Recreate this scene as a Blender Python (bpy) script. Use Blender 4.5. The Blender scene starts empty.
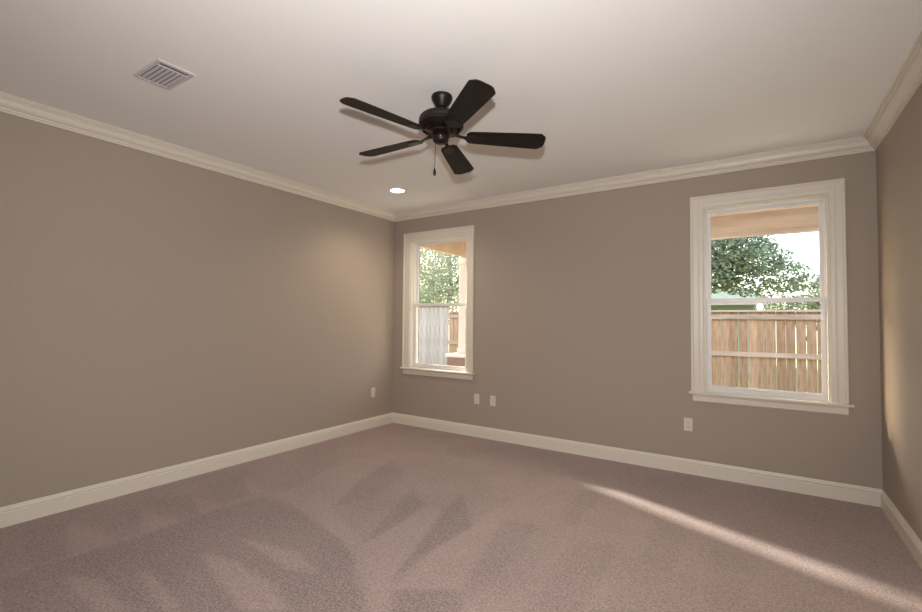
import bpy, bmesh, math, random
import numpy as np
from mathutils import Vector, Matrix

random.seed(7)
R = math.radians
scene = bpy.context.scene
col = scene.collection

# ------------------------------------------------------------------ camera
W, H = 4.773, 2.74          # room width, ceiling height
NEAR = -4.85                # wall behind the camera
f, yaw, pit, rol = 454.69, -0.5818, 0.0323, 0.0092
cy, sy, cp, sp = math.cos(yaw), math.sin(yaw), math.cos(pit), math.sin(pit)
F = Vector((sy*cp, cy*cp, sp)); Rt = Vector((cy, -sy, 0)); U = Rt.cross(F)
R2 = Rt*math.cos(rol) + U*math.sin(rol)
U2 = U*math.cos(rol) - Rt*math.sin(rol)
CAM = Vector((4.0329, -4.5248, 1.3361))
cd = bpy.data.cameras.new('camera')
cam = bpy.data.objects.new('camera', cd); col.objects.link(cam)
cd.sensor_width = 36; cd.lens = f/922*36; cd.clip_start = 0.05; cd.clip_end = 300
m = Matrix((R2, U2, -F)).transposed().to_4x4(); m.translation = CAM
cam.matrix_world = m
scene.camera = cam

# ------------------------------------------------------------------ world, sun, lights, exposure
wd = bpy.data.worlds.new('world'); scene.world = wd; wd.use_nodes = True
nt = wd.node_tree; nt.nodes.clear()
sky = nt.nodes.new('ShaderNodeTexSky'); sky.sky_type = 'NISHITA'
sky.sun_disc = False; sky.sun_elevation = R(19.5); sky.sun_rotation = R(-68.3)
sky.dust_density = 5.0; sky.air_density = 1.0
bg = nt.nodes.new('ShaderNodeBackground'); bg.inputs['Strength'].default_value = 1.2
ow = nt.nodes.new('ShaderNodeOutputWorld')
haze = nt.nodes.new('ShaderNodeBackground'); haze.inputs['Color'].default_value = (0.96, 0.98, 1.0, 1); haze.inputs['Strength'].default_value = 1.3
both = nt.nodes.new('ShaderNodeAddShader')                 # clear-sky gradient plus an even bright overcast
nt.links.new(sky.outputs[0], bg.inputs['Color']); nt.links.new(bg.outputs[0], both.inputs[0])
nt.links.new(haze.outputs[0], both.inputs[1]); nt.links.new(both.outputs[0], ow.inputs['Surface'])

def light(name, kind, loc, energy, color, direction=None, **kw):
    ld = bpy.data.lights.new(name, kind); ld.energy = energy; ld.color = color
    for k, v in kw.items(): setattr(ld, k, v)
    o = bpy.data.objects.new(name, ld); col.objects.link(o); o.location = loc
    if direction is not None:
        o.rotation_euler = Vector(direction).to_track_quat('-Z', 'Y').to_euler()
    return o
light('sun', 'SUN', (-8, 6, 6), 17, (1.0, 0.93, 0.83), (0.877, -0.349, -0.334), angle=R(2.6))
# the photographer's flash, held above the camera (its reflection shows in the right window)
light('camera_flash', 'SPOT', (4.033, -4.52, 1.615), 310, (1.0, 0.97, 0.945), (-0.62, 0.78, -0.02),
      spot_size=R(150), spot_blend=1.0, shadow_soft_size=0.035)
scene.view_settings.view_transform = 'Standard'
scene.view_settings.look = 'None'
scene.view_settings.exposure = 0.22
scene.view_settings.gamma = 1.0
scene.view_settings.use_curve_mapping = False

# vacuum tracks, plus painted light and a darker area
NAP_AND_LIGHT = [
    (0.35, [(2.39, -1.9), (2.61, -0.81), (4.59, -1.46), (4.62, -1.66), (2.92, -2.81)]),  # extra light on the right-side floor, painted in as a lighter area
    (-0.8, [(0.92, -2.41), (1.45, -2.47), (1.82, -2.55), (2.06, -2.64), (2.26, -2.79), (2.51, -2.98), (2.34, -3.21), (1.27, -3.93), (0.8, -3.84), (0.81, -3.57), (0.85, -3.18), (0.84, -2.77)]),
    (0.5, [(1.34, -3.13), (1.59, -3.07), (2.0, -3.09), (2.22, -3.17), (2.05, -3.29), (1.78, -3.24)]),
    (0.5, [(1.24, -3.41), (1.38, -3.39), (1.83, -3.44), (1.75, -3.49), (1.46, -3.45)]),
    (0.35, [(1.38, -2.9), (1.82, -2.81), (2.1, -2.9), (1.89, -2.96)]),
    (0.3, [(0.99, -3.65), (1.21, -3.56), (1.62, -3.58), (1.49, -3.67)]),
    (0.45, [(0.24, -3.4), (0.78, -3.36), (0.83, -3.56), (0.54, -3.5)]),
    (0.45, [(0.42, -3.06), (0.83, -3.0), (0.83, -3.2)]),
    (0.45, [(0.45, -2.74), (0.78, -2.71), (0.87, -2.87)]),
    (0.5, [(0.35, -2.27), (0.9, -2.4), (0.76, -2.45)]),
    (-0.45, [(0.18, -3.63), (0.24, -3.42), (0.77, -3.58), (0.75, -3.71)]),
    (-0.4, [(0.29, -3.31), (0.37, -3.06), (0.77, -3.19), (0.78, -3.34)]),
    (-0.4, [(0.32, -2.96), (0.35, -2.71), (0.82, -2.87), (0.82, -2.98)]),
    (-0.4, [(0.32, -2.57), (0.33, -2.28), (0.77, -2.47), (0.78, -2.69)]),
    (0.45, [(0.98, -2.37), (0.7, -1.36), (1.12, -1.26), (1.48, -2.29), (2.06, -2.54), (2.37, -2.88), (2.06, -2.64), (1.82, -2.55), (1.42, -2.45)]),
    (-0.5, [(1.08, -1.21), (1.23, -1.77), (1.47, -2.26), (1.61, -2.02), (1.43, -1.45)]),
    (-0.75, [(1.7, -1.64), (1.99, -1.88), (2.04, -2.32), (2.04, -2.54), (1.93, -2.27), (1.8, -1.92)]),
    (0.6, [(2.02, -1.85), (2.16, -1.88), (2.32, -2.36), (2.44, -2.72), (2.59, -2.92), (2.52, -2.97), (2.17, -2.67), (2.05, -2.56), (2.05, -2.33)]),
    (-0.9, [(2.11, -1.54), (2.46, -1.98), (2.43, -2.38), (2.44, -2.72), (2.32, -2.36), (2.16, -1.88)]),
    (0.7, [(2.46, -1.98), (2.48, -1.75), (2.57, -1.81), (2.69, -2.32), (2.78, -2.59), (2.49, -2.79), (2.43, -2.38)]),
    (-0.7, [(2.53, -2.77), (2.78, -2.6), (2.93, -2.81), (2.65, -3.0)]),
    (-0.15, [(2.59, -1.76), (2.81, -1.7), (2.86, -2.2), (2.86, -2.64), (2.79, -2.59), (2.71, -2.31)]),
    (0.5, [(2.78, -0.84), (2.83, -1.46), (2.73, -1.41)]),
    (0.5, [(3.04, -0.87), (3.01, -1.75), (2.97, -1.71)]),
    (-0.1, [(2.84, -0.93), (3.03, -0.9), (2.99, -1.63), (2.86, -1.48)]),
    (0.5, [(2.98, -1.91), (3.05, -1.71), (3.09, -2.58), (2.98, -2.66)]),
    (0.05, [(3.1, -1.75), (3.31, -1.68), (3.32, -2.42), (3.13, -2.55)]),
    (0.5, [(3.39, -1.08), (3.33, -1.7), (3.34, -2.41), (3.44, -2.34), (3.43, -1.86)]),
    (-0.05, [(3.42, -1.12), (3.65, -1.25), (3.61, -1.87), (3.46, -1.79)]),
    (0.4, [(3.7, -1.24), (3.65, -1.87), (3.71, -1.62)]),
    (-0.0, [(3.77, -1.37), (4.02, -1.47), (3.94, -2.0), (3.79, -2.11)]),
    (-0.25, [(0.15, -0.02), (2.34, -0.13), (3.62, -0.39), (4.59, -0.39), (4.59, -1.46), (4.21, -1.28), (3.09, -0.76), (1.96, -0.67), (0.92, -0.91)]),  # darker area of floor along the back wall
]

# ------------------------------------------------------------------ helpers
def srgb(r, g, b):
    c = lambda v: (v/255/12.92) if v/255 <= .04045 else ((v/255+.055)/1.055)**2.4
    return (c(r), c(g), c(b), 1)

def mat(name, color, rough=0.6, metal=0.0, noise=None, bump=None, spec=0.5):
    """noise = (scale, amount, detail): tone variation; bump = (scale, strength, distance)"""
    mt = bpy.data.materials.new(name); mt.use_nodes = True
    n = mt.node_tree.nodes; l = mt.node_tree.links
    b = n['Principled BSDF']
    b.inputs['Base Color'].default_value = color
    b.inputs['Roughness'].default_value = rough
    b.inputs['Metallic'].default_value = metal
    b.inputs['Specular IOR Level'].default_value = spec
    tc = n.new('ShaderNodeTexCoord')
    if noise:
        s, a, d = noise
        t = n.new('ShaderNodeTexNoise'); t.inputs['Scale'].default_value = s; t.inputs['Detail'].default_value = d
        l.new(tc.outputs['Object'], t.inputs['Vector'])
        r = n.new('ShaderNodeMapRange')
        r.inputs['From Min'].default_value = .25; r.inputs['From Max'].default_value = .75
        r.inputs['To Min'].default_value = 1-a; r.inputs['To Max'].default_value = 1+a
        l.new(t.outputs['Fac'], r.inputs['Value'])
        v = n.new('ShaderNodeVectorMath'); v.operation = 'SCALE'
        v.inputs[0].default_value = color[:3]
        l.new(r.outputs[0], v.inputs['Scale']); l.new(v.outputs[0], b.inputs['Base Color'])
    if bump:
        s, st, di = bump
        t = n.new('ShaderNodeTexNoise'); t.inputs['Scale'].default_value = s; t.inputs['Detail'].default_value = 3
        l.new(tc.outputs['Object'], t.inputs['Vector'])
        bp = n.new('ShaderNodeBump'); bp.inputs['Strength'].default_value = st; bp.inputs['Distance'].default_value = di
        l.new(t.outputs['Fac'], bp.inputs['Height']); l.new(bp.outputs[0], b.inputs['Normal'])
    return mt

def wood_mat(name, c1, c2, axis='Z', scale=6, rough=.75, spec=.25, seed_random=0.0):
    mt = bpy.data.materials.new(name); mt.use_nodes = True
    n = mt.node_tree.nodes; l = mt.node_tree.links; b = n['Principled BSDF']
    b.inputs['Roughness'].default_value = rough; b.inputs['Specular IOR Level'].default_value = spec
    tc = n.new('ShaderNodeTexCoord'); mp = n.new('ShaderNodeMapping')
    sc = {'X': (.12, 1, 1), 'Y': (1, .12, 1), 'Z': (1, 1, .12)}[axis]
    mp.inputs['Scale'].default_value = [v*scale for v in sc]
    l.new(tc.outputs['Object'], mp.inputs['Vector'])
    t = n.new('ShaderNodeTexNoise'); t.inputs['Scale'].default_value = 2.5; t.inputs['Detail'].default_value = 6
    t.inputs['Distortion'].default_value = .8
    l.new(mp.outputs[0], t.inputs['Vector'])
    at = n.new('ShaderNodeAttribute'); at.attribute_name = 'tone'
    ad = n.new('ShaderNodeMath'); ad.operation = 'ADD'
    l.new(t.outputs['Fac'], ad.inputs[0]); l.new(at.outputs['Fac'], ad.inputs[1])
    cr = n.new('ShaderNodeValToRGB')
    cr.color_ramp.elements[0].position = .3; cr.color_ramp.elements[0].color = c1
    cr.color_ramp.elements[1].position = .75; cr.color_ramp.elements[1].color = c2
    l.new(ad.outputs[0], cr.inputs['Fac']); l.new(cr.outputs[0], b.inputs['Base Color'])
    return mt

def glass_mat():
    mt = bpy.data.materials.new('window_glass'); mt.use_nodes = True
    n = mt.node_tree.nodes; l = mt.node_tree.links; n.clear()
    o = n.new('ShaderNodeOutputMaterial'); mx = n.new('ShaderNodeMixShader')
    tr = n.new('ShaderNodeBsdfTransparent'); tr.inputs['Color'].default_value = (.93, .95, .94, 1)
    gl = n.new('ShaderNodeBsdfGlossy'); gl.inputs['Roughness'].default_value = .015
    lw = n.new('ShaderNodeLayerWeight'); lw.inputs['Blend'].default_value = .5      # Schlick, the same for both faces
    pw = n.new('ShaderNodeMath'); pw.operation = 'POWER'; pw.inputs[1].default_value = 5
    fr = n.new('ShaderNodeMath'); fr.operation = 'MULTIPLY_ADD'; fr.inputs[1].default_value = .96; fr.inputs[2].default_value = .04
    l.new(lw.outputs['Facing'], pw.inputs[0]); l.new(pw.outputs[0], fr.inputs[0])
    l.new(fr.outputs[0], mx.inputs[0]); l.new(tr.outputs[0], mx.inputs[1]); l.new(gl.outputs[0], mx.inputs[2])
    l.new(mx.outputs[0], o.inputs['Surface'])
    return mt

M = {
    'wall': mat('taupe_wall_paint', (.372, .311, .261, 1), .75, bump=(160, .12, .001), spec=.3),
    'ceiling': mat('ceiling_paint', (.89, .885, .87, 1), .9, bump=(70, .25, .002), spec=.2),
    'trim': mat('cream_trim_paint', (.70, .645, .56, 1), .38, spec=.4),
    'vinyl': mat('white_vinyl', (.74, .72, .70, 1), .35),
    'bronze': mat('oil_rubbed_bronze', (.020, .013, .010, 1), .42, .55, noise=(30, .25, 3)),
    'bronze_light': mat('bronze_band', (.035, .024, .018, 1), .38, .6),
    'blade': wood_mat('dark_walnut_blade', (.006, .0045, .0035, 1), (.020, .014, .011, 1), 'X', 12, .5, .2),
    'plastic': mat('white_plastic', (.66, .60, .55, 1), .4),
    'slot': mat('dark_slot', (.008, .006, .005, 1), .9, spec=.1),
    'screw': mat('screw_metal', (.5, .47, .43, 1), .35, .8),
    'vent': mat('white_enamel', (.60, .58, .60, 1), .4),
    'vent_dark': mat('duct_interior', (.05, .05, .055, 1), .8),
    'glass': glass_mat(),
    'fence_new': wood_mat('cedar_fence', srgb(128, 100, 78), srgb(180, 145, 118), 'Z', 7),
    'fence_old': wood_mat('weathered_fence', srgb(126, 114, 108), srgb(182, 168, 160), 'Z', 8),
    'fence_rail': wood_mat('fence_rail_wood', srgb(142, 120, 106), srgb(176, 154, 138), 'X', 7),
    'cedar_beam': wood_mat('cedar_beam', srgb(180, 160, 144), srgb(206, 188, 172), 'X', 3),
    'soffit': wood_mat('soffit_plywood', srgb(196, 170, 148), srgb(214, 190, 170), 'X', 3),
    'post': mat('painted_post', srgb(188, 172, 158), .7, noise=(8, .06, 3)),
    'brick': mat('pier_brick', srgb(111, 87, 77), .9, noise=(25, .3, 3)),
    'grass': mat('lawn_grass', srgb(101, 108, 59), .95, noise=(6, .35, 5)),
    'concrete': mat('patio_concrete', srgb(165, 158, 148), .9, noise=(5, .1, 5)),
    'bark': mat('tree_bark', srgb(81, 71, 60), .95, noise=(12, .3, 4)),
    'leaf_dark': mat('oak_leaves', srgb(116, 128, 98), .6, noise=(3, .35, 3), spec=.6),
    'leaf_light': mat('pale_leaves', srgb(168, 172, 142), .6, noise=(3, .35, 3), spec=.6),
    'leaf_mid': mat('shrub_leaves', srgb(128, 142, 108), .6, noise=(3, .35, 3), spec=.6),
    'house': mat('neighbour_siding', srgb(150, 166, 150), .8),
    'roof': mat('neighbour_roof', srgb(98, 106, 98), .95, noise=(4, .12, 4), spec=.05),
    'brick_wall': mat('outside_wall_brick', srgb(190, 160, 140), .9, noise=(20, .2, 3)),
}

def carpet_mat():
    mt = bpy.data.materials.new('cut_pile_carpet'); mt.use_nodes = True
    n = mt.node_tree.nodes; l = mt.node_tree.links; b = n['Principled BSDF']
    b.inputs['Roughness'].default_value = .95; b.inputs['Specular IOR Level'].default_value = .1
    try:
        b.inputs['Sheen Weight'].default_value = .25; b.inputs['Sheen Roughness'].default_value = .6
    except Exception: pass
    tc = n.new('ShaderNodeTexCoord')
    at = n.new('ShaderNodeAttribute'); at.attribute_name = 'nap_and_light'      # vacuum tracks in the pile, plus painted light and a darker back area
    def noise(s, d, lo, hi):
        t = n.new('ShaderNodeTexNoise'); t.inputs['Scale'].default_value = s; t.inputs['Detail'].default_value = d
        l.new(tc.outputs['Object'], t.inputs['Vector'])
        r = n.new('ShaderNodeMapRange'); r.inputs['From Min'].default_value = .3; r.inputs['From Max'].default_value = .7
        r.inputs['To Min'].default_value = lo; r.inputs['To Max'].default_value = hi
        l.new(t.outputs['Fac'], r.inputs['Value']); return r.outputs[0]
    def add(a, c):
        m_ = n.new('ShaderNodeMath'); m_.operation = 'ADD'; l.new(a, m_.inputs[0]); l.new(c, m_.inputs[1]); return m_.outputs[0]
    fine = noise(85, 5, -.42, .42); mid = noise(28, 4, -.10, .10); big = noise(2.2, 3, -.07, .07)
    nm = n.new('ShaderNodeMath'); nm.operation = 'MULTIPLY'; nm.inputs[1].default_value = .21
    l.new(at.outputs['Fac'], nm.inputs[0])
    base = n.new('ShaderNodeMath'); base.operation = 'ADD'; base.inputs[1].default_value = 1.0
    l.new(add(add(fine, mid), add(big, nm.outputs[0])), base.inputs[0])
    v = n.new('ShaderNodeVectorMath'); v.operation = 'SCALE'; v.inputs[0].default_value = (.308, .214, .190, 1)[:3]
    l.new(base.outputs[0], v.inputs['Scale']); l.new(v.outputs[0], b.inputs['Base Color'])
    t = n.new('ShaderNodeTexNoise'); t.inputs['Scale'].default_value = 220; t.inputs['Detail'].default_value = 3
    l.new(tc.outputs['Object'], t.inputs['Vector'])
    bp = n.new('ShaderNodeBump'); bp.inputs['Strength'].default_value = .7; bp.inputs['Distance'].default_value = .006
    l.new(t.outputs['Fac'], bp.inputs['Height']); l.new(bp.outputs[0], b.inputs['Normal'])
    return mt

def obj(name, bm, m, parent=None, smooth=False):
    bmesh.ops.recalc_face_normals(bm, faces=bm.faces)
    me = bpy.data.meshes.new(name); bm.to_mesh(me); bm.free()
    me.materials.append(M[m] if isinstance(m, str) else m)
    if smooth:
        for p in me.polygons: p.use_smooth = True
        try: me.set_sharp_from_angle(angle=R(35))
        except Exception: pass
    o = bpy.data.objects.new(name, me); col.objects.link(o)
    if parent: o.parent = parent
    return o

def empty(name, loc=(0, 0, 0), rz=0):
    o = bpy.data.objects.new(name, None); col.objects.link(o)
    o.location = loc; o.rotation_euler = (0, 0, rz); o.empty_display_size = .1
    return o

def tag(o, label=None, cat=None, group=None, kind=None):
    for k, v in (('label', label), ('category', cat), ('group', group), ('kind', kind)):
        if v: o[k] = v
    return o

def box(bm, x0, x1, y0, y1, z0, z1, bev=0, mx=None):
    vs = [bm.verts.new((x, y, z)) for z in (z0, z1) for x, y in ((x0, y0), (x1, y0), (x1, y1), (x0, y1))]
    fs = [bm.faces.new([vs[i] for i in q]) for q in ((3, 2, 1, 0), (4, 5, 6, 7), (0, 1, 5, 4), (1, 2, 6, 5), (2, 3, 7, 6), (3, 0, 4, 7))]
    if bev:
        es = {e for f_ in fs for e in f_.edges}
        r = bmesh.ops.bevel(bm, geom=list(es), offset=bev, segments=2, affect='EDGES', profile=.5)
        vs = list({v for f_ in r['faces'] for v in f_.verts} | {v for v in vs if v.is_valid})
    if mx is not None: bmesh.ops.transform(bm, matrix=mx, verts=vs)
    return vs

def lathe(bm, prof, n=40, cx=0, cy=0):
    rings = []
    for r, z in prof:
        if r < 1e-5: rings.append([bm.verts.new((cx, cy, z))])
        else: rings.append([bm.verts.new((cx+r*math.cos(2*math.pi*i/n), cy+r*math.sin(2*math.pi*i/n), z)) for i in range(n)])
    for a, b in zip(rings, rings[1:]):
        for i in range(n):
            j = (i+1) % n
            if len(a) == 1 and len(b) == 1: continue
            if len(a) == 1: bm.faces.new((a[0], b[i], b[j]))
            elif len(b) == 1: bm.faces.new((a[i], a[j], b[0]))
            else: bm.faces.new((a[i], a[j], b[j], b[i]))

def tube(bm, pts, radii, n=8):
    pts = [Vector(p) for p in pts]; rings = []
    for i, p in enumerate(pts):
        d = (pts[min(i+1, len(pts)-1)] - pts[max(i-1, 0)]).normalized()
        a = d.cross(Vector((0, 0, 1)));
        if a.length < .01: a = d.cross(Vector((1, 0, 0)))
        a.normalize(); b = d.cross(a); r = radii[i]
        rings.append([bm.verts.new(p + a*r*math.cos(2*math.pi*k/n) + b*r*math.sin(2*math.pi*k/n)) for k in range(n)])
    for a, b in zip(rings, rings[1:]):
        for i in range(n): bm.faces.new((a[i], a[(i+1) % n], b[(i+1) % n], b[i]))
    bm.faces.new(rings[0][::-1]); bm.faces.new(rings[-1])

def prism(bm, poly, z0, z1):
    a = [bm.verts.new((x, y, z0)) for x, y in poly]; b = [bm.verts.new((x, y, z1)) for x, y in poly]
    bm.faces.new(a[::-1]); bm.faces.new(b)
    for i in range(len(poly)):
        j = (i+1) % len(poly); bm.faces.new((a[i], a[j], b[j], b[i]))
    return a+b

# ------------------------------------------------------------------ room shell
T = .20
WINS = [(.165, 1.238, 'window_1'), (3.517, 4.590, 'window_2')]        # casing outer edges
ZT, ZS, CW = 2.46, .731, .105                                        # casing top, stool top, casing width
def opening(a, b): return a+CW, b-CW, ZS-.012, ZT-CW

def build_floor():
    nx, ny = 320, 326
    xs = np.linspace(0, W, nx); ys = np.linspace(NEAR, 0, ny)
    X, Y = np.meshgrid(xs, ys)
    def mask(P):
        inside = np.zeros_like(X, bool); n = len(P)
        for i in range(n):
            x1, y1 = P[i]; x2, y2 = P[(i+1) % n]
            c = ((y1 > Y) != (y2 > Y)) & (X < (x2-x1)*(Y-y1)/((y2-y1) if abs(y2-y1) > 1e-9 else 1e-9)+x1)
            inside ^= c
        mk = inside.astype(float)
        for _ in range(2):
            mk[1:-1, 1:-1] = (mk[1:-1, 1:-1]*2+mk[:-2, 1:-1]+mk[2:, 1:-1]+mk[1:-1, :-2]+mk[1:-1, 2:])/6
        return mk
    nap_and_light = np.zeros_like(X)
    for v, P in NAP_AND_LIGHT:
        k = mask(P); nap_and_light = nap_and_light*(1-k) + v*k
    me = bpy.data.meshes.new('floor')
    V = np.stack([X, Y, np.zeros_like(X)], -1).reshape(-1, 3)
    idx = np.arange(nx*ny).reshape(ny, nx)
    Q = np.stack([idx[:-1, :-1], idx[:-1, 1:], idx[1:, 1:], idx[1:, :-1]], -1).reshape(-1, 4)
    me.vertices.add(len(V)); me.vertices.foreach_set('co', V.ravel().astype(np.float32))
    me.loops.add(Q.size); me.loops.foreach_set('vertex_index', Q.ravel().astype(np.int32))
    me.polygons.add(len(Q)); me.polygons.foreach_set('loop_start', np.arange(0, Q.size, 4, dtype=np.int32))
    me.update(calc_edges=True); me.validate()
    a = me.attributes.new('nap_and_light', 'FLOAT', 'POINT'); a.data.foreach_set('value', nap_and_light.ravel().astype(np.float32))
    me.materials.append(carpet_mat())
    o = bpy.data.objects.new('floor', me); col.objects.link(o)
    tag(o, 'pink beige cut pile carpet with vacuum tracks', kind='structure')
build_floor()

bm = bmesh.new(); box(bm, -T, W+T, NEAR-T, T, H, H+.12)
tag(obj('ceiling', bm, 'ceiling'), kind='structure')
bm = bmesh.new()
xs = [-T]
a1, b1, z0, z1 = opening(*WINS[0][:2]); a2, b2, _, _ = opening(*WINS[1][:2])
for xa, xb, za, zb in ((-T, a1, -.3, H), (a1, b1, -.3, z0), (a1, b1, z1, H), (b1, a2, -.3, H), (a2, b2, -.3, z0), (a2, b2, z1, H), (b2, W+T, -.3, H)):
    box(bm, xa, xb, 0, T, za, zb)
bmesh.ops.remove_doubles(bm, verts=bm.verts, dist=1e-5)
tag(obj('wall_back', bm, 'wall'), kind='structure')
for nm, c in (('wall_left', (-T, 0, NEAR-T, 0)), ('wall_right', (W, W+T, NEAR-T, 0)), ('wall_near', (0, W, NEAR-T, NEAR))):
    bm = bmesh.new(); box(bm, *c, -.3, H); tag(obj(nm, bm, 'wall'), kind='structure')

def wall_run(prof, corners, name, m='trim', label=None):
    """profile of (distance from wall, height) swept between two inside corners with mitred ends"""
    (p, q, nrm) = corners
    p, q, nrm = Vector(p), Vector(q), Vector(nrm); d = (q-p).normalized()
    bm = bmesh.new()
    A = [bm.verts.new(p + nrm*a + d*a + Vector((0, 0, z))) for a, z in prof]
    B = [bm.verts.new(q + nrm*a - d*a + Vector((0, 0, z))) for a, z in prof]
    for i in range(len(prof)-1): bm.faces.new((A[i], A[i+1], B[i+1], B[i]))
    bm.faces.new((A[-1], A[0], B[0], B[-1]))
    bm.faces.new(A[::-1]); bm.faces.new(B)
    o = obj(name, bm, m, smooth=False)
    return tag(o, label, kind='structure')
CROWN = [(0, H-.1), (.012, H-.1), (.0125, H-.088), (.020, H-.086), (.020, H-.078), (.023, H-.073), (.034, H-.067), (.045, H-.054),
         (.051, H-.038), (.053, H-.030), (.062, H-.029), (.063, H-.020), (.073, H-.018), (.074, H-.009), (.0835, H-.008), (.0835, H), (0, H)]
BASE = [(0, 0), (.016, 0), (.016, .088), (.0095, .092), (.0095, .097), (.0135, .101), (.0135, .105), (.0085, .112), (.0065, .122), (.004, .1277), (0, .1277)]
RUNS = {'left': ((0, NEAR, 0), (0, 0, 0), (1, 0, 0)), 'back': ((0, 0, 0), (W, 0, 0), (0, -1, 0)),
        'right': ((W, 0, 0), (W, NEAR, 0), (-1, 0, 0)), 'near': ((W, NEAR, 0), (0, NEAR, 0), (0, 1, 0))}
for i, (k, c) in enumerate(RUNS.items()):
    wall_run(CROWN, c, 'trim_%d' % (i+1)); wall_run(BASE, c, 'baseboard_'+k)

# ------------------------------------------------------------------ windows
def frame_ring(bm, x0, x1, z0, z1, y0, y1, w, wb=None, wt=None):
    wb = wb or w; wt = wt or w
    box(bm, x0, x0+w, y0, y1, z0, z1); box(bm, x1-w, x1, y0, y1, z0, z1)
    box(bm, x0+w, x1-w, y0, y1, z0, z0+wb); box(bm, x0+w, x1-w, y0, y1, z1-wt, z1)

def build_window(a, b, name):
    root = tag(empty(name, ((a+b)/2, 0, ZS)), kind='structure')
    ox, oz = (a+b)/2, ZS
    def part(n, bm, m, par=root, **k):
        bmesh.ops.translate(bm, verts=bm.verts, vec=(-ox, 0, -oz))
        return obj(n, bm, m, par, **k)
    # casing, mitred at the head
    prof = [(0, 0), (0, .019), (.004, .023), (.016, .023), (.020, .019), (.024, .0165), (.060, .0145), (.066, .0165), (.072, .0135),
            (.094, .0115), (.099, .0130), (.105, .0090), (.105, 0)]
    bm = bmesh.new(); rows = []
    for w, d in prof:
        rows.append([bm.verts.new(v) for v in ((a+w, -d, ZS), (a+w, -d, ZT-w), (b-w, -d, ZT-w), (b-w, -d, ZS))])
    for r, s in zip(rows, rows[1:]):
        for i in range(3): bm.faces.new((r[i], r[i+1], s[i+1], s[i]))
    for i in range(3): bm.faces.new((rows[-1][i], rows[-1][i+1], rows[0][i+1], rows[0][i]))
    bm.faces.new([r[0] for r in rows]); bm.faces.new([r[3] for r in rows][::-1])
    part('casing', bm, 'trim')
    bm = bmesh.new(); box(bm, a-.018, b+.028, -.044, .0, ZS-.020, ZS, bev=.006)
    box(bm, a+CW, b-CW, -.001, .07, ZS-.0118, ZS)
    part('sill', bm, 'trim')
    # apron with a small moulded profile, returned at the ends
    bm = bmesh.new()
    pr = [(0, ZS-.020), (.022, ZS-.020), (.020, ZS-.030), (.014, ZS-.036), (.013, ZS-.070), (.017, ZS-.076), (.010, ZS-.086), (0, ZS-.088)]
    A = [bm.verts.new((a+.012, -d, z)) for d, z in pr]; B = [bm.verts.new((b-.004, -d, z)) for d, z in pr]
    for i in range(len(pr)): j = (i+1) % len(pr); bm.faces.new((A[i], A[j], B[j], B[i]))
    bm.faces.new(A[::-1]); bm.faces.new(B)
    part('apron', bm, 'trim')
    x0, x1, z0, z1 = a+CW, b-CW, ZS, ZT-CW
    bm = bmesh.new()                                     # wood jamb lining the reveal
    box(bm, x0, x0+.012, 0, .06, z0, z1); box(bm, x1-.012, x1, 0, .06, z0, z1); box(bm, x0+.012, x1-.012, 0, .06, z1-.012, z1)
    part('jamb', bm, 'trim')
    bm = bmesh.new()                                     # vinyl frame with the track step
    frame_ring(bm, x0, x1, z0-.01, z1, .06, .15, .018, .028)
    frame_ring(bm, x0+.018, x1-.018, z0+.018, z1-.018, .094, .104, .006)
    part('window_frame', bm, 'vinyl')
    zr = 1.532
    def sash(n, za, zb, ya, rb, rt):
        s0, s1 = x0+.019, x1-.019
        bm = bmesh.new(); frame_ring(bm, s0, s1, za, zb, ya, ya+.027, .022, rb, rt)
        frame_ring(bm, s0+.022, s1-.022, za+rb, zb-rt, ya+.007, ya+.020, .006)
        s = part(n, bm, 'vinyl')
        g = bmesh.new(); box(g, s0+.026, s1-.026, ya+.012, ya+.015, za+rb+.004, zb-rt-.004)
        part('glass_pane', g, 'glass', s)
        return s
    lo = sash('lower_sash', z0+.014, zr+.018, .064, .032, .032)
    up = sash('upper_sash', zr-.016, z1-.018, .106, .032, .020)
    # sash lock and lift on the meeting rail
    bm = bmesh.new(); cx = (x0+x1)/2
    lathe(bm, [(0, zr+.034), (.010, zr+.034), (.013, zr+.026), (.014, zr+.018)], 16, cx, .078)
    box(bm, cx-.032, cx+.032, .070, .086, zr+.018, zr+.024, bev=.002)
    box(bm, cx-.004, cx+.030, .066, .074, zr+.026, zr+.032, bev=.002)
    part('sash_lock', bm, 'vinyl', lo)
    bm = bmesh.new(); box(bm, cx-.06, cx+.06, .056, .064, z0+.038, z0+.046, bev=.002)
    part('lift_rail', bm, 'vinyl', lo)
for w_ in WINS: build_window(*w_)

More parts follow.
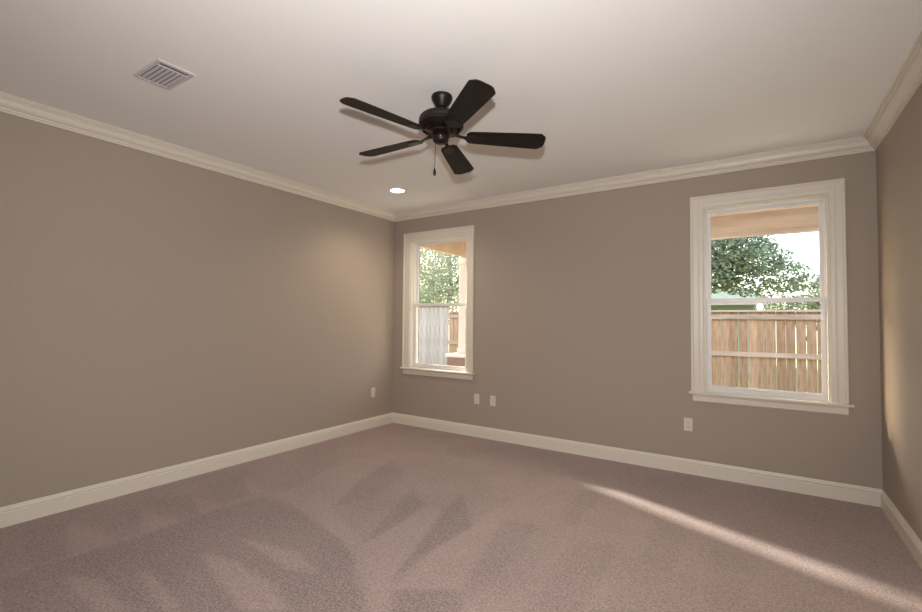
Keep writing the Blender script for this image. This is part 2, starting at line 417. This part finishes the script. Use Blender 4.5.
# ------------------------------------------------------------------ ceiling fan
def build_fan():
    hx, hy = 2.384, -2.256
    root = tag(empty('ceiling_fan', (hx, hy, H), 0), 'dark bronze ceiling fan with five brown blades and a pull chain', 'ceiling fan')
    root.rotation_euler.x = R(-2.0)                      # hangs a touch out of true
    def P(n, bm, m, par=root, **k): return obj(n, bm, m, par, **k)
    bm = bmesh.new(); lathe(bm, [(0, 0), (.062, 0), (.066, -.006), (.066, -.018), (.060, -.030), (.048, -.050), (.036, -.068), (.030, -.076), (.024, -.080), (0, -.080)])
    P('canopy', bm, 'bronze', smooth=True)
    bm = bmesh.new(); lathe(bm, [(0, -.078), (.014, -.078), (.014, -.118), (0, -.118)], 20)
    rod = P('downrod', bm, 'bronze', smooth=True)
    bm = bmesh.new(); lathe(bm, [(0, -.098), (.024, -.098), (.030, -.106), (.030, -.116), (.044, -.120), (.044, -.126), (0, -.126)], 28)
    P('yoke_cover', bm, 'bronze', smooth=True)
    bm = bmesh.new()
    lathe(bm, [(0, -.120), (.050, -.121), (.095, -.126), (.122, -.134), (.134, -.145), (.137, -.152), (.137, -.188), (.140, -.190), (.140, -.196), (.134, -.199),
               (.118, -.212), (.095, -.222), (.060, -.226), (0, -.226)], 56)
    mo = P('motor_housing', bm, 'bronze', smooth=True)
    bm = bmesh.new(); lathe(bm, [(.1372, -.158), (.1395, -.160), (.1395, -.178), (.1372, -.180), (.136, -.17), (.1372, -.158)], 56)
    P('trim_band', bm, 'bronze_light', mo, smooth=True)
    bm = bmesh.new()
    for i in range(30):                                  # cooling slots round the lower housing
        box(bm, .100, .121, -.0035, .0035, -.2225, -.2105, mx=Matrix.Rotation(2*math.pi*i/30, 4, 'Z'))
    P('vent_slots', bm, 'slot', mo)
    bm = bmesh.new(); lathe(bm, [(0, -.224), (.070, -.224), (.078, -.230), (.078, -.240), (.060, -.246), (0, -.246)], 36)
    P('flywheel', bm, 'bronze', smooth=True)
    bm = bmesh.new(); lathe(bm, [(0, -.244), (.040, -.244), (.046, -.250), (.050, -.256), (.050, -.282), (.047, -.291), (.038, -.299), (.020, -.304), (.012, -.305), (.010, -.309), (0, -.310)], 36)
    sw = P('switch_housing', bm, 'bronze', smooth=True)
    bm = bmesh.new()
    lathe(bm, [(0, -.004), (.004, -.003), (.005, 0), (0, .0)], 10)
    for v in bm.verts: v.co = Vector((v.co.x, v.co.z-.0505, v.co.y-.276))
    bmesh.ops.rotate(bm, verts=bm.verts, cent=(0, 0, 0), matrix=Matrix.Rotation(R(36), 3, 'Z'))
    P('screw', bm, 'screw', sw)
    # blades with their irons
    def outline():
        r0, r1 = .160, .662; pts = []
        # root end, rounded; tip end, wide cut corners with a soft centre
        half = lambda t: .054+.020*min(1, t*1.15)
        for k in range(7):
            a_ = math.pi/2*k/6; pts.append((r0+.034*(1-math.cos(a_)), -(half(0)-.034)-.034*math.sin(a_)))
        for t in (.25, .5, .75): pts.append((r0+(r1-r0)*t, -half(t)))
        pts += [(r1-.046, -.074), (r1-.040, -.0725), (r1-.014, -.050), (r1-.009, -.040), (r1-.006, -.020), (r1-.006, 0)]
        up = [(x, -y) for x, y in pts[:-1]][::-1]
        return pts+up
    pitch = R(12); droop = 0.0
    iron0 = blade0 = None
    for i, ang in enumerate((37.3, 109.3, 181.3, 253.3, 325.3)):
        if iron0 is None:
            bm = bmesh.new()
            arm = [(.050, -.022), (.080, -.018), (.110, -.013), (.140, -.011), (.160, -.018), (.178, -.034), (.214, -.038), (.242, -.024), (.250, 0)]
            poly = arm+[(x, -y) for x, y in arm[:-1]][::-1]
            vs = prism(bm, poly, -.247, -.242)
            for v in bm.verts:                            # twist the outer plate to the pitch of the blade
                k = min(1, max(0, (v.co.x-.08)/.08)); v.co.z += -v.co.y*math.sin(pitch)*k - .018*k
            iron0 = o = P('blade_iron', bm, 'bronze')
            bm = bmesh.new()
            prism(bm, outline(), -.2595, -.2535)
            for v in bm.verts: v.co.z += -v.co.y*math.sin(pitch) - (v.co.x-.06)*math.sin(droop)
            bmesh.ops.bevel(bm, geom=[e for e in bm.edges if abs(e.verts[0].co.z-e.verts[1].co.z) < .004 and abs(e.calc_face_angle(0)) > 1.2], offset=.0015, segments=1, affect='EDGES')
            blade0 = b_ = P('blade', bm, 'blade')
            scs = []
            for (sx_, sy_) in ((.192, -.024), (.192, .024), (.230, 0)):
                z_ = -.265 - sy_*math.sin(pitch); bm = bmesh.new()
                lathe(bm, [(0, z_-.003), (.004, z_-.002), (.005, z_), (0, z_)], 10, sx_, sy_)
                scs.append(P('blade_screw', bm, 'bronze_light', iron0))
            o.rotation_euler.z = R(ang); b_.rotation_euler.z = R(ang)
        else:
            o = iron0.copy(); b_ = blade0.copy()
            for q in (o, b_): col.objects.link(q); q.parent = root
            for sc in scs:
                s_ = sc.copy(); col.objects.link(s_); s_.parent = o
            o.rotation_euler.z = R(ang); b_.rotation_euler.z = R(ang)
    # pull chain
    cx_, cy_ = -.053, .018
    bm = bmesh.new()
    tube(bm, [(-.046, .012, -.275), (cx_, cy_, -.277), (cx_, cy_, -.450)], [.0012]*3, 6)
    for k in range(43): bmesh.ops.create_icosphere(bm, subdivisions=1, radius=.0021, matrix=Matrix.Translation((cx_, cy_, -.279-.004*k)))
    ch = P('pull_chain', bm, 'bronze_light')
    bm = bmesh.new(); lathe(bm, [(0, -.446), (.004, -.448), (.0045, -.454), (.008, -.464), (.0095, -.476), (.0085, -.486), (.005, -.494), (0, -.496)], 16, cx_, cy_)
    P('chain_fob', bm, 'bronze', ch, smooth=True)
build_fan()

# ------------------------------------------------------------------ recessed light
def build_can(x, y):
    root = tag(empty('recessed_light', (x, y, H)), 'round recessed ceiling light, switched on, near the far left corner', 'ceiling light')
    bm = bmesh.new(); lathe(bm, [(.098, 0), (.098, -.003), (.094, -.006), (.082, -.006), (.078, -.002), (.078, 0)], 48)
    bm2 = bm; o = obj('trim_ring', bm2, 'ceiling', root, smooth=True)
    em = bpy.data.materials.new('lit_lamp'); em.use_nodes = True
    b = em.node_tree.nodes['Principled BSDF']; b.inputs['Emission Color'].default_value = (1, .93, .82, 1); b.inputs['Emission Strength'].default_value = 7
    b.inputs['Base Color'].default_value = (.9, .88, .84, 1)
    bm = bmesh.new(); lathe(bm, [(0, -.0045), (.045, -.0040), (.066, -.003), (.077, -.001)], 40)
    obj('lamp_lens', bm, em, root, smooth=True)
    light('recessed_light_bulb', 'SPOT', (x, y, H-.012), 60, (1.0, .84, .66), (0, 0, -1), spot_size=R(150), spot_blend=.9, shadow_soft_size=.07)
build_can(.763, -.827)

# ------------------------------------------------------------------ ceiling vent
def build_vent():
    root = tag(empty('ceiling_vent', (1.170, -3.315, H), 0), 'white louvred air vent in the ceiling above the left wall', 'air vent')
    hx, hy = .158, .100
    bm = bmesh.new()                                      # stamped face: bevelled border
    prof = [(0, 0), (0, -.002), (.006, -.007), (.022, -.008), (.024, -.005), (.024, 0)]
    rows = [[bm.verts.new(v) for v in ((-hx+w, -hy+w, z), (hx-w, -hy+w, z), (hx-w, hy-w, z), (-hx+w, hy-w, z))] for w, z in prof]
    for r, s in zip(rows, rows[1:]):
        for i in range(4): bm.faces.new((r[i], r[(i+1) % 4], s[(i+1) % 4], s[i]))
    obj('vent_frame', bm, 'vent', root)
    bm = bmesh.new(); box(bm, -hx+.02, hx-.02, -hy+.02, hy-.02, -.0012, -.0004)
    obj('vent_backing', bm, 'vent_dark', root)
    n = 6; ys = [-hy+.026+(2*hy-.052)*(i+.5)/n for i in range(n)]
    first = None
    for y in ys:                                          # long louvres
        if first is None:
            bm = bmesh.new()
            box(bm, -hx+.022, hx-.060, -.0085, .0085, -.0006, .0006, mx=Matrix.Rotation(R(-8), 4, 'X'))
            first = o = obj('louvre', bm, 'vent', root)
        else:
            o = first.copy(); col.objects.link(o); o.parent = root
        o.location = (0, y, -.0058)
    bm = bmesh.new(); box(bm, hx-.062, hx-.056, -hy+.022, hy-.022, -.0085, -.0015)
    obj('divider_bar', bm, 'vent', root)
    first = None
    for k in range(2):                                    # cross louvres of the end bank
        if first is None:
            bm = bmesh.new(); box(bm, -.0065, .0065, -hy+.022, hy-.022, -.0006, .0006, mx=Matrix.Rotation(R(28), 4, 'Y'))
            first = o = obj('louvre', bm, 'vent', root)
        else:
            o = first.copy(); col.objects.link(o); o.parent = root
        o.location = (hx-.048+.014*k, 0, -.0055)
    for sx_ in (-1, 1):
        bm = bmesh.new(); lathe(bm, [(0, -.0095), (.003, -.0092), (.004, -.008), (0, -.008)], 12, sx_*(hx-.011), 0)
        obj('screw', bm, 'vent', root)
build_vent()

# ------------------------------------------------------------------ wall plates
def rounded(w, h, r, n=5):
    pts = []
    for cx_, cy_, a0 in ((w-r, h-r, 0), (-w+r, h-r, 90), (-w+r, -h+r, 180), (w-r, -h+r, 270)):
        for k in range(n+1):
            a_ = R(a0+90*k/n); pts.append((cx_+r*math.cos(a_), cy_+r*math.sin(a_)))
    return pts
def plate(name, kind, loc, rz, label, cat, group=None):
    """built facing -Y: x across, z up"""
    root = tag(empty(name, loc, rz), label, cat, group)
    def conv(bm): 
        for v in bm.verts: v.co = Vector((v.co.x, -v.co.z, v.co.y))
        return bm
    bm = bmesh.new(); p = rounded(.035, .0575, .004)
    a = [bm.verts.new((x, y, 0)) for x, y in p]; b = [bm.verts.new((x, y, .003)) for x, y in p]; c = [bm.verts.new((x*.92, y*.95, .0055)) for x, y in p]
    n = len(p)
    for r, s in ((a, b), (b, c)):
        for i in range(n): bm.faces.new((r[i], r[(i+1) % n], s[(i+1) % n], s[i]))
    bm.faces.new(c); bm.faces.new(a[::-1])
    obj('cover_plate', conv(bm), 'plastic', root)
    if kind == 'duplex':
        for s in (1, -1):
            bm = bmesh.new(); prism(bm, [(x, y+s*.0195) for x, y in rounded(.0165, .0140, .007)], .005, .0078)
            rc = obj('receptacle', conv(bm), 'plastic', root)
            bm = bmesh.new()
            for x_ in (-.0065, .0065): box(bm, x_-.0012, x_+.0012, s*.0195-.001, s*.0195+.0075, .0070, .0081)
            lathe(bm, [(0, .0081), (.0026, .0081), (.0026, .0072), (0, .0072)], 12, 0, s*.0195-.0065)
            obj('socket_holes', conv(bm), 'slot', rc)
        bm = bmesh.new(); lathe(bm, [(0, .0068), (.0025, .0066), (.0032, .0055), (0, .0055)], 12)
        obj('screw', conv(bm), 'screw', root)
    else:
        bm = bmesh.new(); lathe(bm, [(0, .0085), (.0045, .0085), (.0050, .0080), (.0050, .0055), (0, .0055)], 16)
        jk = obj('cable_jack', conv(bm), 'screw', root)
        for s in (1, -1):
            bm = bmesh.new(); lathe(bm, [(0, .0068), (.0025, .0066), (.0032, .0055), (0, .0055)], 12, 0, s*.042)
            obj('screw', conv(bm), 'plastic', root)
    return root
plate('wall_outlet', 'duplex', (1.288, 0, .434), 0, 'white duplex outlet below the right edge of the left window, left plate of the pair', 'outlet', 'white wall plates')
plate('cable_plate', 'cable', (1.500, 0, .433), 0, 'white plate with a round cable jack, just right of the outlet beneath the left window', 'wall plate', 'white wall plates')
plate('wall_outlet', 'duplex', (3.490, 0, .432), 0, 'white duplex outlet below the left end of the right window sill', 'outlet', 'white wall plates')
plate('wall_outlet', 'duplex', (0, -.368, .435), R(90), 'white duplex outlet on the left wall near the corner', 'outlet', 'white wall plates')

# ------------------------------------------------------------------ outside
GZ = -.25
bm = bmesh.new(); box(bm, -14, 16, T, 40, GZ-.2, GZ)
tag(obj('ground', bm, 'grass'), 'lawn outside the windows', kind='structure')
bm = bmesh.new(); box(bm, -.6, 7.4, T, 2.4, GZ, GZ+.04, bev=.01)
tag(obj('patio_slab', bm, 'concrete'), 'pale concrete patio slab', kind='structure')

def tone(o, fn):
    me = o.data; a = me.attributes.new('tone', 'FLOAT', 'POINT')
    a.data.foreach_set('value', [fn(v.co) for v in me.vertices])

# covered porch: cedar beams, plywood ceiling, roof
YB, ZB, XS = 1.85, 2.38, -.065
root = tag(empty('porch_roof', (3.6, 1.0, ZB)), 'cedar beamed porch roof outside above both windows', 'porch roof')
def PR(n, bm, m):
    bmesh.ops.translate(bm, verts=bm.verts, vec=(-3.6, -1.0, -ZB)); return obj(n, bm, m, root)
bm = bmesh.new(); box(bm, XS, 7.4, YB, YB+.10, ZB+.035, ZB+.30); PR('front_beam', bm, 'cedar_beam')
bm = bmesh.new(); box(bm, XS-.012, 7.4, YB-.012, YB+.112, ZB, ZB+.035); PR('beam_trim', bm, 'post')
bm = bmesh.new(); box(bm, XS, XS+.09, T, YB-.012, ZB, ZB+.30); PR('side_beam', bm, 'soffit')
bm = bmesh.new(); box(bm, XS+.09, 7.4, T, YB, ZB+.27, ZB+.30); PR('porch_ceiling', bm, 'soffit')
bm = bmesh.new(); box(bm, XS-.06, 7.4, T, YB+.18, ZB+.31, ZB+.37); PR('roof_deck', bm, 'roof')
# porch column on its brick pier
root = tag(empty('porch_column', (-.10, YB+.05, GZ)), 'pale porch column on a brick pier outside the left window', 'column')
bm = bmesh.new(); box(bm, -.25, .22, -.17, .17, .04, .98)
obj('brick_pier', bm, 'brick', root)
bm = bmesh.new(); box(bm, -.27, .24, -.19, .19, .98, 1.03, bev=.006); obj('pier_cap', bm, 'post', root)
bm = bmesh.new(); box(bm, -.085, .085, -.085, .085, 1.03, ZB-GZ, bev=.008)
box(bm, -.10, .10, -.10, .10, 1.03, 1.13, bev=.006); box(bm, -.10, .10, -.10, .10, ZB-GZ-.10, ZB-GZ, bev=.006)
obj('column_shaft', bm, 'post', root)

def fence(name, x0, x1, y, zt, zmid, m, rail_m, bw, gap, label, seed, dy=0.0):
    rnd = random.Random(seed)
    root = tag(empty(name, ((x0+x1)/2, y, GZ)), label, 'fence'); ox = (x0+x1)/2
    x = x0; first = True; npic = 0
    bm = bmesh.new(); tones = []
    while x < x1-bw*.9:
        w = bw+rnd.uniform(-.003, .003); g = gap*rnd.choice((.4, 1, 1.3, 1.8))
        j = rnd.uniform(-.006, .006); zt_ = zt-GZ-.03+rnd.uniform(-.006, .006)
        q = bmesh.new(); box(q, -w/2, w/2, .02+j*.3, .038+j*.3, .02, zt_)
        p = obj('picket', q, m, root); p.location = (x+w/2-ox, 0, 0)
        t_ = rnd.uniform(-.12, .12); tone(p, lambda c: t_)
        x += w+g; npic += 1
    for i, zz in enumerate((GZ+.22, zmid, zt-.12)):
        bm = bmesh.new(); box(bm, x0-ox, x1-ox, -.022, .016, zz-GZ-.042, zz-GZ+.042)
        if rail_m: r = obj('rail', bm, rail_m or m, root); tone(r, lambda c: 0)
        else: bm.free()
    bm = bmesh.new(); box(bm, x0-ox, x1-ox, -.03, .06, zt-GZ-.03, zt-GZ); r = obj('cap_rail', bm, rail_m or 'fence_new', root); tone(r, lambda c: .15)
    k = x0+1.1
    while k < x1:
        bm = bmesh.new(); box(bm, -.045, .045, .042, .13, 0, zt-GZ-.05); p = obj('post', bm, rail_m or m, root); p.location = (k-ox, 0, 0); tone(p, lambda c: 0); k += 2.4
    return root
fence('wooden_fence', -2.60, 9.2, 5.0, 1.57, .79, 'fence_new', 'fence_rail', .130, .009, 'new tan cedar fence with cap rail, seen through the right window', 3)
fence('weathered_fence', -8.5, -2.61, 5.0, 1.73, .70, 'fence_old', None, .138, .004, 'weathered grey fence seen through the left window', 5)

# trees and shrubs beyond the fence
def leaf_cloud(bm, blobs, n, size, rnd):
    tot = sum(b[3]*b[4]*b[5] for b in blobs)
    for (cx_, cy_, cz_, rx, ry, rz) in blobs:
        k = int(n*rx*ry*rz/tot)
        for _ in range(k):
            while True:
                u = Vector((rnd.uniform(-1, 1), rnd.uniform(-1, 1), rnd.uniform(-1, 1)))
                if .35 < u.length < 1: break
            c = Vector((cx_+u.x*rx, cy_+u.y*ry, cz_+u.z*rz))
            s = size*rnd.uniform(.6, 1.3)
            a = Vector((rnd.gauss(0, 1), rnd.gauss(0, 1), rnd.gauss(0, .6))).normalized()
            b = a.cross(Vector((rnd.gauss(0, 1), rnd.gauss(0, 1), rnd.gauss(0, 1)))).normalized()
            v = [bm.verts.new(c-a*s), bm.verts.new(c+b*s*.42), bm.verts.new(c+a*s), bm.verts.new(c-b*s*.42)]
            bm.faces.new(v)
def tree(name, base, trunk, limbs, blobs, n, size, m, label, cat, seed, tr=.16):
    rnd = random.Random(seed)
    root = tag(empty(name, base), label, cat)
    B = Vector(base)
    bm = bmesh.new()
    pts = [Vector(p)-B for p in trunk]
    tube(bm, pts, [tr*(1-.55*i/(len(pts)-1)) for i in range(len(pts))], 10)
    for (fr, to, r) in limbs:
        p0, p3 = Vector(fr)-B, Vector(to)-B
        pp = [p0+(p3-p0)*t+Vector((rnd.gauss(0, .08), rnd.gauss(0, .08), rnd.gauss(0, .08)+.25*math.sin(t*3.14)))*(0 if t in (0,) else 1) for t in (0, .25, .5, .75, 1)]
        tube(bm, pp, [r, r*.8, r*.6, r*.4, r*.15], 7)
        for t in range(1, 5):
            for _ in range(3):
                e = pp[t]+Vector((rnd.gauss(0, .5), rnd.gauss(0, .5), rnd.gauss(.1, .35)))
                tube(bm, [pp[t], (pp[t]+e)/2+Vector((0, 0, .05)), e], [r*.25, r*.15, .006], 5)
    obj('trunk', bm, 'bark', root)
    bm = bmesh.new(); leaf_cloud(bm, blobs, n, size, rnd)
    bmesh.ops.translate(bm, verts=bm.verts, vec=-B)
    me = bpy.data.meshes.new('foliage'); bm.to_mesh(me); bm.free(); me.materials.append(M[m])
    o = bpy.data.objects.new('foliage', me); col.objects.link(o); o.parent = root
    return root
oak = [(2.3, 8.2, 3.6, 1.6, 1.2, .75), (3.3, 8.2, 3.15, 1.1, 1.0, .55), (3.9, 8.1, 2.85, .8, .8, .40), (4.45, 8.0, 2.50, .55, .6, .28),
       (4.9, 8.0, 2.25, .4, .5, .18), (2.6, 8.6, 2.35, 1.1, .8, .30), (4.1, 8.8, 2.2, .9, .6, .22), (3.0, 8.4, 2.55, 1.1, 1.0, .35), (1.2, 8.4, 3.2, 1.3, 1.2, 1.0), (.2, 8.6, 4.2, 1.5, 1.2, 1.0)]
tree('oak_tree', (.9, 8.6, GZ), [(.9, 8.6, GZ), (.95, 8.6, 1.2), (1.1, 8.55, 2.2), (1.3, 8.5, 3.0)],
     [((1.05, 8.5, 2.0), (3.7, 8.1, 2.55), .09), ((1.1, 8.5, 2.3), (3.6, 8.2, 3.2), .09), ((1.2, 8.5, 2.8), (2.6, 8.2, 3.9), .08), ((1.2, 8.5, 2.8), (-.6, 8.7, 4.3), .08)],
     oak, 44000, .054, 'leaf_dark', 'dark green spreading oak behind the fence, in the upper right window', 'tree', 11)
tree('shrub', (5.0, 9.2, GZ), [(5.0, 9.2, GZ), (5.05, 9.2, .8), (5.1, 9.2, 1.6)],
     [((5.0, 9.2, .9), (4.4, 9.1, 1.8), .03), ((5.05, 9.2, 1.0), (5.7, 9.2, 2.2), .03)],
     [(5.5, 9.2, 1.9, .55, .5, .65), (4.8, 9.1, 1.65, .7, .5, .42), (6.4, 9.3, 2.0, .8, .6, .7)], 12000, .04, 'leaf_mid',
     'grey green shrub above the fence at the lower right of the right window', 'shrub', 12, .05)
tree('shrub', (-.6, 10.5, GZ), [(-.6, 10.5, GZ), (-.6, 10.5, .9), (-.5, 10.5, 1.8)], [],
     [(-.5, 10.5, 1.9, 1.3, .8, .9), (1.0, 10.8, 1.6, 1.0, .8, .8)], 5000, .06, 'leaf_mid',
     'green shrub beyond the fence between the two windows', 'shrub', 14, .05)
tree('leafy_tree', (-5.6, 9.0, GZ), [(-5.6, 9.0, GZ), (-5.55, 9.0, 1.3), (-5.3, 9.0, 2.6), (-5.4, 9.0, 3.6)],
     [((-5.5, 9, 1.6), (-6.9, 8.9, 3.4), .07), ((-5.4, 9, 2.0), (-4.3, 8.8, 3.6), .07), ((-5.3, 9, 2.6), (-5.6, 8.9, 4.7), .07)],
     [(-5.9, 9.0, 3.4, 1.9, 1.2, 1.5), (-4.9, 9.0, 2.9, 1.4, 1.1, 1.3), (-7.0, 9.2, 3.2, 1.5, 1.1, 1.5), (-5.4, 9.0, 1.9, 1.8, .9, .7)], 42000, .042, 'leaf_light',
     'pale bright tree above the weathered fence in the left window', 'tree', 13, .11)
tree('shrub', (-6.1, 7.4, GZ), [(-6.1, 7.4, GZ), (-6.1, 7.4, .9), (-6.0, 7.4, 1.7)], [],
     [(-5.4, 7.2, 2.0, .55, .5, .55), (-6.0, 7.4, 1.7, .7, .5, .6)], 4500, .045, 'leaf_mid',
     'darker green shrub showing above the weathered fence in the left window', 'shrub', 15, .05)

# neighbour's low building with a green roof
root = tag(empty('neighbour_house', (1.8, 13.2, GZ)), 'pale building with a light green roof beyond the cedar fence', 'building')
bm = bmesh.new(); box(bm, -3.6, 2.5, -1.0, 3.0, 0, 2.05-GZ); obj('siding_wall', bm, 'house', root)
bm = bmesh.new()
v = [bm.verts.new(p) for p in ((-3.9, -1.35, 2.0-GZ), (2.75, -1.35, 2.0-GZ), (2.75, 3.35, 2.0-GZ), (-3.9, 3.35, 2.0-GZ), (-2.8, 1.0, 2.62-GZ), (1.6, 1.0, 2.62-GZ))]
for q in ((0, 1, 5, 4), (1, 2, 5), (2, 3, 4, 5), (3, 0, 4), (3, 2, 1, 0)): bm.faces.new([v[i] for i in q])
obj('hip_roof', bm, 'roof', root)
bm = bmesh.new(); box(bm, -3.92, 2.77, -1.38, -1.34, 1.90-GZ, 2.01-GZ); obj('eave_fascia', bm, 'post', root)
